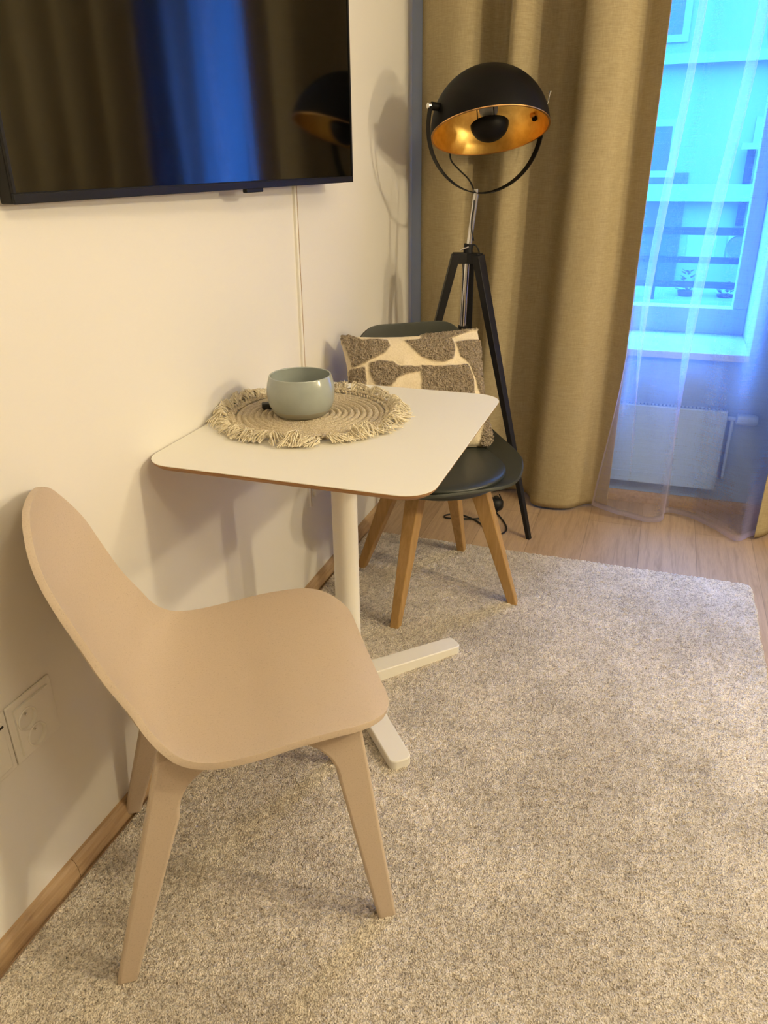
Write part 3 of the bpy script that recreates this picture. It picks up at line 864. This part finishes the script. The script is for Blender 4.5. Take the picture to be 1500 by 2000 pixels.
    mb = MB(); mb.lathe([(.0004,.115),(.018,.115),(.020,.15),(.020,.180),(.0004,.183)], 24, 0, T); mb.build('bulb_holder', 'chrome', t)
    # screw inside right
    mb = MB(); mb.tube([T @ Vector((rs-.012, 0, .062)), T @ Vector((rs+.01, 0, .062))], .008, 16); mb.build('inner_nut', 'gold_rim', sh)
    # yoke
    ry = .206; bot = pt+Vector((0,0,.004))
    cy = c + z*0.054
    down = (bot-cy); down = down-ax*down.dot(ax); dl = down.length; down.normalize()
    arc = []
    st = max(dl-ry, 0)
    arc.append(cy-ax*ry); 
    for k in range(33):
        a = math.pi*k/32
        arc.append(cy+down*st*math.sin(a)-ax*(ry+.030*math.sin(a)*abs(math.cos(a)))*math.cos(a)+down*ry*math.sin(a))
    arc.append(cy+ax*ry)
    nn = ax.cross(down).normalized(); rings = []
    for i, p in enumerate(arc):
        tg = (arc[min(i+1, len(arc)-1)]-arc[max(i-1, 0)]).normalized(); w = nn.cross(tg).normalized()
        rings.append([p+nn*a+w*b for a, b in ((-.012,-.0016),(.012,-.0016),(.012,.0016),(-.012,.0016))])
    mb = MB(); mb.loft(rings); mb.build('yoke', 'lampblack', t, bevel=.0008)
    mb = MB(); mb.tube([cy-ax*(rs-.003), cy-ax*(ry-.002)], .012, 20); mb.build('pivot', 'lampblack', t)
    mb = MB(); mb.tube([cy+ax*(rs-.003), cy+ax*(ry+.004)], .009, 20); mb.build('pivot', 'lampblack', t)
    mb = MB(); mb.tube([cy-ax*(ry), cy-ax*(ry+.010)], .0085, 20); mb.tube([cy-ax*(ry+.010), cy-ax*(ry+.013)], [.0085,.004], 20); mb.build('pivot_cap', 'chrome', t)
    mb = MB(); h0 = cy+ax*(ry+.002)-Vector((0,0,.008)); mb.tube([h0, h0+Vector((.015, .0, .085))], .0028, 10); mb.tube([h0+Vector((.0148,0,.083)), h0+Vector((.0158,0,.089))], .0048, 12); mb.build('tilt_handle', 'chrome', t)
    mb = MB(); mb.tube([bot-Vector((0,0,.006)), bot+Vector((0,0,.012))], .0075, 16); mb.build('yoke_bolt', 'chrome', t)
    # flex from the dome to the pole
    def at(px, py, yy):
        d = CM @ Vector((px-750, -(py-1000), -FPX)); return CAM+d*(yy/d.y)-base
    pts = [at(884,262,2.80), at(879,290,2.79), at(881,313,2.76), at(896,331,2.73), at(915,350,2.70), at(926,374,2.675), at(926,400,2.652), at(922,425,2.652), at(921,448,2.655), at(925,470,2.668)]
    q = catmull([tuple(p) for p in pts], 60)
    mb = MB(); mb.tube([Vector(p) for p in q], .0027, 8); mb.build('flex', 'rubber', t)
    mb = MB(); q = catmull([(.012,.012,1.015),(.026,.012,1.01),(.036,.02,.985),(.03,.03,.95)], 14); mb.tube([Vector(p) for p in q], .0026, 8); mb.build('flex', 'rubber', t)
    # power cord lying on the floor, with a foot switch
    pts = [(.27,2.82,.30),(.30,2.83,.12),(.36,2.83,.02),(.41,2.80,.004),(.455,2.74,.004),(.50,2.66,.004),(.515,2.60,.004),(.49,2.56,.004),(.44,2.60,.004),(.38,2.66,.004),(.31,2.69,.004),(.265,2.67,.004),(.27,2.645,.004),(.33,2.65,.006),(.40,2.68,.004),(.44,2.73,.004),(.46,2.80,.02),(.44,2.84,.045)]
    q = catmull([tuple(L(p)) for p in pts], 120)
    mb = MB(); mb.tube([Vector(p) for p in q], .0032, 8); pc = mb.build('power_cord', 'rubber', t)
    mb = MB(); Tm = Matrix.Translation(L((.435, 2.80, .0)))
    mb.lathe([(.0004,0),(.026,0),(.030,.008),(.030,.030),(.024,.040),(.014,.044),(.0004,.045)], 28, 0, Tm)
    mb.lathe([(.0004,.043),(.010,.044),(.010,.052),(.0004,.054)], 20, 0, Tm)
    mb.build('foot_switch', 'rubber', pc)
make_lamp()

# ================================================================== CURTAINS
def drape(name, keys, n, zs, mat, parent=None, hem=0.0, solid=0.0, ragged=None):
    """keys: list of (z, plan control points), same count; surface interpolated in z."""
    cur = [(z, catmull(p, n)) for z, p in keys]
    kz = np.array([c[0] for c in cur]); K = np.stack([c[1] for c in cur])
    order = np.argsort(kz); kz = kz[order]; K = K[order]
    vs = []; hm = []
    for z in zs:
        i = int(np.clip(np.searchsorted(kz, z)-1, 0, len(kz)-2)); f = (z-kz[i])/(kz[i+1]-kz[i])
        p0 = K[i-1] if i > 0 else 2*K[0]-K[1]; p3 = K[i+2] if i+2 < len(kz) else 2*K[-1]-K[-2]
        p1, p2 = K[i], K[i+1]
        P = 0.5*((2*p1)+(-p0+p2)*f+(2*p0-5*p1+4*p2-p3)*f*f+(-p0+3*p1-3*p2+p3)*f**3) if 0 <= f <= 1 else p1+(p2-p1)*f
        zmin = zs[0]
        for k in range(n):
            zz = z
            if ragged is not None: zz = z+ragged[k]*max(0, 1-(z-zmin)/.5)
            vs.append((P[k][0], P[k][1], zz))
            hm.append(1.0 if (z-zmin) < hem or k < 3*(hem > 0) else 0.0)
    fs = []
    for i in range(len(zs)-1):
        for j in range(n-1):
            a = i*n+j; fs.append((a, a+1, a+n+1, a+n))
    o = new_obj(name, vs, fs, mat, parent)
    at = o.data.attributes.new('hem', 'FLOAT', 'POINT'); at.data.foreach_set('value', hm)
    if solid:
        s = o.modifiers.new('solid', 'SOLIDIFY'); s.thickness = solid; s.offset = 0
    return o
zs = np.concatenate([np.linspace(.012, .1, 5), np.linspace(.15, 2.44, 60)])
top = [(.044,3.030),(.100,2.935),(.19,2.885),(.250,2.888),(.280,2.925),(.312,2.985),(.352,2.990),(.384,2.930),(.388,2.865),(.405,2.832),(.435,2.838),(.458,2.875),(.485,2.935),(.535,2.992),(.590,2.985),(.622,2.905),(.626,2.830),(.648,2.790),(.700,2.782),(.752,2.802),(.785,2.862),(.812,2.885),(.840,2.858),(.872,2.820)]
bot = [(.048,3.028),(.105,2.950),(.16,2.925),(.190,2.928),(.212,2.955),(.235,2.990),(.262,2.990),(.285,2.950),(.296,2.915),(.315,2.893),(.350,2.900),(.385,2.930),(.425,2.970),(.470,2.990),(.515,2.982),(.548,2.930),(.560,2.880),(.592,2.850),(.660,2.845),(.715,2.862),(.752,2.905),(.785,2.932),(.820,2.922),(.856,2.905)]
t = thing('tan_curtain', 'heavy olive-tan curtain panel hanging behind the floor lamp', 'curtain', (.48, 2.9, 0))
o = drape('fabric', [(2.44, top), (1.7, top), (.012, bot)], 280, zs, 'curtain', t, solid=.0016); o.location = (-.48, -2.9, 0)
# right hand panel
top2 = [(1.40,2.84),(1.43,2.87),(1.47,2.90),(1.51,2.85),(1.56,2.82),(1.61,2.85),(1.66,2.91),(1.71,2.85),(1.77,2.82),(1.83,2.86),(1.88,2.91),(1.94,2.85),(2.0,2.83),(2.06,2.87),(2.12,2.91),(2.19,2.84),(2.26,2.83),(2.33,2.90),(2.41,2.84),(2.50,2.86)]
bot2 = [(1.385,2.80),(1.42,2.83),(1.46,2.88),(1.51,2.84),(1.56,2.80),(1.62,2.84),(1.67,2.90),(1.72,2.84),(1.78,2.81),(1.84,2.85),(1.90,2.91),(1.95,2.85),(2.0,2.83),(2.06,2.87),(2.12,2.91),(2.19,2.84),(2.26,2.83),(2.33,2.90),(2.41,2.84),(2.50,2.86)]
t = thing('tan_curtain', 'olive-tan curtain panel at the right edge, only its lower corner showing', 'curtain', (1.7, 2.85, 0))
o = drape('fabric', [(2.44, top2), (1.7, top2), (.012, bot2)], 210, zs, 'curtain', t, solid=.0016); o.location = (-1.7, -2.85, 0)
# sheer
sT = [(.800,2.935),(.845,2.950),(.895,2.925),(.945,2.905),(.972,2.915),(.958,2.935),(.950,2.950),(.985,2.955),(1.03,2.930),(1.08,2.920),(1.125,2.925),(1.150,2.940),(1.118,2.955),(1.135,2.975),(1.19,2.960),(1.25,2.925),(1.30,2.930),(1.36,2.965),(1.42,2.935),(1.48,2.960),(1.56,2.935),(1.62,2.965),(1.70,2.935)]
sM = [(.866,2.842),(.880,2.862),(.890,2.880),(.902,2.892),(.917,2.900),(.907,2.925),(.895,2.940),(.925,2.950),(.975,2.925),(1.02,2.905),(1.065,2.905),(1.082,2.925),(1.052,2.945),(1.075,2.965),(1.13,2.960),(1.19,2.925),(1.245,2.905),(1.31,2.960),(1.40,2.935),(1.48,2.960),(1.56,2.935),(1.62,2.965),(1.70,2.935)]
sB = [(.800,2.862),(.835,2.850),(.870,2.842),(.900,2.838),(.925,2.838),(.948,2.836),(.975,2.830),(1.005,2.826),(1.035,2.830),(1.062,2.850),(1.072,2.880),(1.070,2.915),(1.090,2.935),(1.130,2.930),(1.175,2.910),(1.205,2.885),(1.255,2.836),(1.322,2.762),(1.372,2.812),(1.45,2.90),(1.53,2.935),(1.61,2.965),(1.70,2.935)]
zs2 = np.concatenate([np.linspace(.014, .10, 8), np.linspace(.13, 2.44, 70)])
rag = np.interp(np.linspace(0, 22, 260), [0, 3, 7, 9, 12, 17, 22], [.024, .008, -.004, -.004, 0, -.006, 0])
t = thing('sheer_curtain', 'translucent white voile curtain in front of the window', 'curtain', (1.2, 2.92, 0))
o = drape('fabric', [(2.44, sT), (1.7, sT), (.75, sM), (.014, sB)], 260, zs2, 'sheer', t, hem=.013, ragged=rag); o.location = (-1.2, -2.92, 0)
# rail
t = thing('curtain_rail', 'white curtain rail fixed under the ceiling', 'curtain rail', (1.1, 2.9, 2.46))
mb = MB(); mb.box((-1.05, -.06, 0), (1.5, .07, .04)); mb.build('rail', 'white_plastic', t, bevel=.003)

# ------------------------------------------------------------------ radiator
t = thing('radiator', 'white panel radiator under the window behind the sheer curtain', 'radiator', (.82, 3.012, .10))
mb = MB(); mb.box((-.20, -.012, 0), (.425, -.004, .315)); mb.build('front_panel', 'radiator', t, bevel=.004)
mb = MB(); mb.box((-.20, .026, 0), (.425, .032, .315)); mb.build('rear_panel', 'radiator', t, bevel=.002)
mb = MB(); mb.box((-.20, -.004, .290), (.425, .026, .293)); mb.build('grille_gap_shade', 'dark', t, smooth=False)  # dark sheet under the grille, painted shade for the gaps
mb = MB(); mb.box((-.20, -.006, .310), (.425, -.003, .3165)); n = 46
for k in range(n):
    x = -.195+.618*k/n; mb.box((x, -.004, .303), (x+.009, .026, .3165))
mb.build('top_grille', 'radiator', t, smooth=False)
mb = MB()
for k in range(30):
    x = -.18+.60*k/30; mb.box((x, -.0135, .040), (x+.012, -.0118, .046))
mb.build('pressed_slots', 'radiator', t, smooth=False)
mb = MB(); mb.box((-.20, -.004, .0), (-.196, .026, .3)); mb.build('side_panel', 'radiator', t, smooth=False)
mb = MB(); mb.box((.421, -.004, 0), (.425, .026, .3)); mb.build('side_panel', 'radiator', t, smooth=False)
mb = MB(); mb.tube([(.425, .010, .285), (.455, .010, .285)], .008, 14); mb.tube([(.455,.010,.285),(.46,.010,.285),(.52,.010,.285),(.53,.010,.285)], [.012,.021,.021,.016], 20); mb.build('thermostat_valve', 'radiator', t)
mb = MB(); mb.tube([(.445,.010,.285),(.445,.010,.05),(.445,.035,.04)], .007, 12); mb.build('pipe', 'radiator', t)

# ================================================================== OUTSIDE
def make_facade():
    t = thing('apartment_building', 'pale apartment building across the street seen through the window', 'building', (1.2, 10.3, -3.0))
    o = Vector((1.2, 10.3, -3.0))
    def part(name, mat, boxes, parent=t, **kw):
        mb = MB()
        for a, b in boxes: mb.box(Vector(a)-o, Vector(b)-o)
        return mb.build(name, mat, parent, smooth=False, **kw)
    y = 10.3
    part('wall', 'facade', [((-4, y, -6), (7, y+.3, 6.5))])
    S = 10.3/9.0
    def P(px, py, yy):
        d = CM @ Vector((px-750, -(py-1000), -FPX)); q = CAM+d*(yy/d.y); return q
    def rect(px0, py0, px1, py1, yy):
        a = P(px0, py0, yy); b = P(px1, py1, yy); return a.x, b.z, b.x, a.z
    # string courses
    z = P(1350, 115, y).z; part('ledge', 'facadeband', [((-4, y-.10, z-.05), (7, y, z+.05))])
    z = P(1350, 376, y).z; part('ledge', 'facadeband', [((-4, y-.12, z-.09), (7, y, z+.09))])
    wins = [(1.72, P(0+1350,372,y).z+.12, 2.55, P(1350,232,y).z), (-.35, P(1350,368,y).z+.12, .93, P(1350,232,y).z),
            (1.70, P(1350,112,y).z+.15, 2.6, P(1350,112,y).z+1.9), (-.35, P(1350,112,y).z+.15, .90, P(1350,112,y).z+1.9)]
    for a, b, c, d in wins:
        f = part('window', 'facadeband', [((a, y-.02, b+.07), (a+.07, y+.0, d-.07)), ((c-.07, y-.02, b+.07), (c, y, d-.07)), ((a, y-.02, b), (c, y, b+.07)), ((a, y-.02, d-.07), (c, y, d)), (((a+c)/2-.035, y-.02, b+.07), ((a+c)/2+.035, y, d-.07))])
        part('pane', 'facadeglass', [((a+.07, y-.012, b+.07), (c-.07, y-.001, d-.07))], f)
    # balcony slab, door, railing
    yb = 9.1
    zb = P(1350, 588, yb).z
    part('balcony_slab', 'facade', [((-.4, yb, zb-.22), (2.02, y, zb))])
    zt = P(1350, 448, yb).z; zm = P(1350, 508, yb).z; zl = P(1350, 556, yb).z
    b = part('railing', 'facadedark', [((-.4, yb, zt-.055), (2.02, yb+.05, zt+.02)), ((-.4, yb, zm-.032), (2.02, yb+.04, zm+.032)), ((-.4, yb, zl-.032), (2.02, yb+.04, zl+.032)), ((1.96, yb, zb), (2.02, yb+.05, zt)), ((-.4, yb, zb), (-.34, yb+.05, zt)), ((.86, yb+.01, zb), (.90, yb+.04, zt))])
    part('balcony_door', 'facadeglass', [((.35, y-.015, zb), (1.10, y-.002, zb+1.25))])
    part('drainpipe', 'facadedark', [((1.68, y-.10, P(1440,440,y).z), (1.76, y-.02, P(1440,290,y).z))])
    part('street_lamp_head', 'facadeband', [((1.60, y-.22, P(1440,292,y).z), (1.86, y-.10, P(1440,280,y).z))])
    return P, zb, zt, yb
P, zb, zt, yb = make_facade()
for (a, b, hide, lab) in ((1337, 1402, False, 'white air conditioner box on opposite balcony, left one with plain front'), (1416, 1466, True, 'white air conditioner box on opposite balcony, right one with dark round fan')):
    yy = yb+.25; p0 = P(a, 508, yy); p1 = P(b, 456, yy)
    t = thing('air_conditioner', lab, 'air conditioner', (p0.x, yy, p0.z), 0, 'air conditioners on the opposite balcony')
    w = p1.x-p0.x; h = p1.z-p0.z
    mb = MB(); mb.box((0, 0, 0), (w, .3, h)); mb.build('casing', 'acwhite', t, bevel=.01)
    if hide:
        mb = MB(); mb.lathe([(.001,.0),(h*.40,.0),(h*.42,.01)], 32, 0, Matrix.Translation((w*.5, -.012, h*.5)) @ Matrix.Rotation(math.pi/2, 4, 'X')); mb.build('fan_grille', 'acfan', t)
    else:
        mb = MB(); mb.box((w*.55, -.006, h*.28), (w*.62, 0, h*.32)); mb.build('badge', 'acfan', t, smooth=False)
for px, pt_, pb_, lab in ((1337, 528, 584, 'dark potted shrub behind balcony railing opposite, left of the two'), (1415, 555, 584, 'low dark potted shrub behind balcony railing opposite, right of the two')):
    yy = yb+.35; q0 = P(px, pb_, yy); q1 = P(px, pt_, yy); h = q1.z-q0.z
    t = thing('potted_shrub', lab, 'plant', (q0.x, yy, q0.z), 0, 'potted shrubs on the opposite balcony')
    mb = MB(); mb.lathe([(.001,0),(.07,0),(.09,h*.3),(.001,h*.3)], 20); mb.build('pot', 'facadedark', t)
    mb = MB()
    for k in range(40):
        a = random.uniform(0, 6.28); zz = h*random.uniform(.3, 1); rr = .09*(1.2-zz/h)
        c = Vector((rr*math.cos(a), rr*math.sin(a), zz)); d = Vector((math.cos(a), math.sin(a), .6))*.05; s = d.cross(Vector((0,0,1))).normalized()*.02
        mb.add([c, c+d*.5+s, c+d, c+d*.5-s], [(0,1,2,3)])
    mb.build('foliage', 'foliage', t, smooth=False)
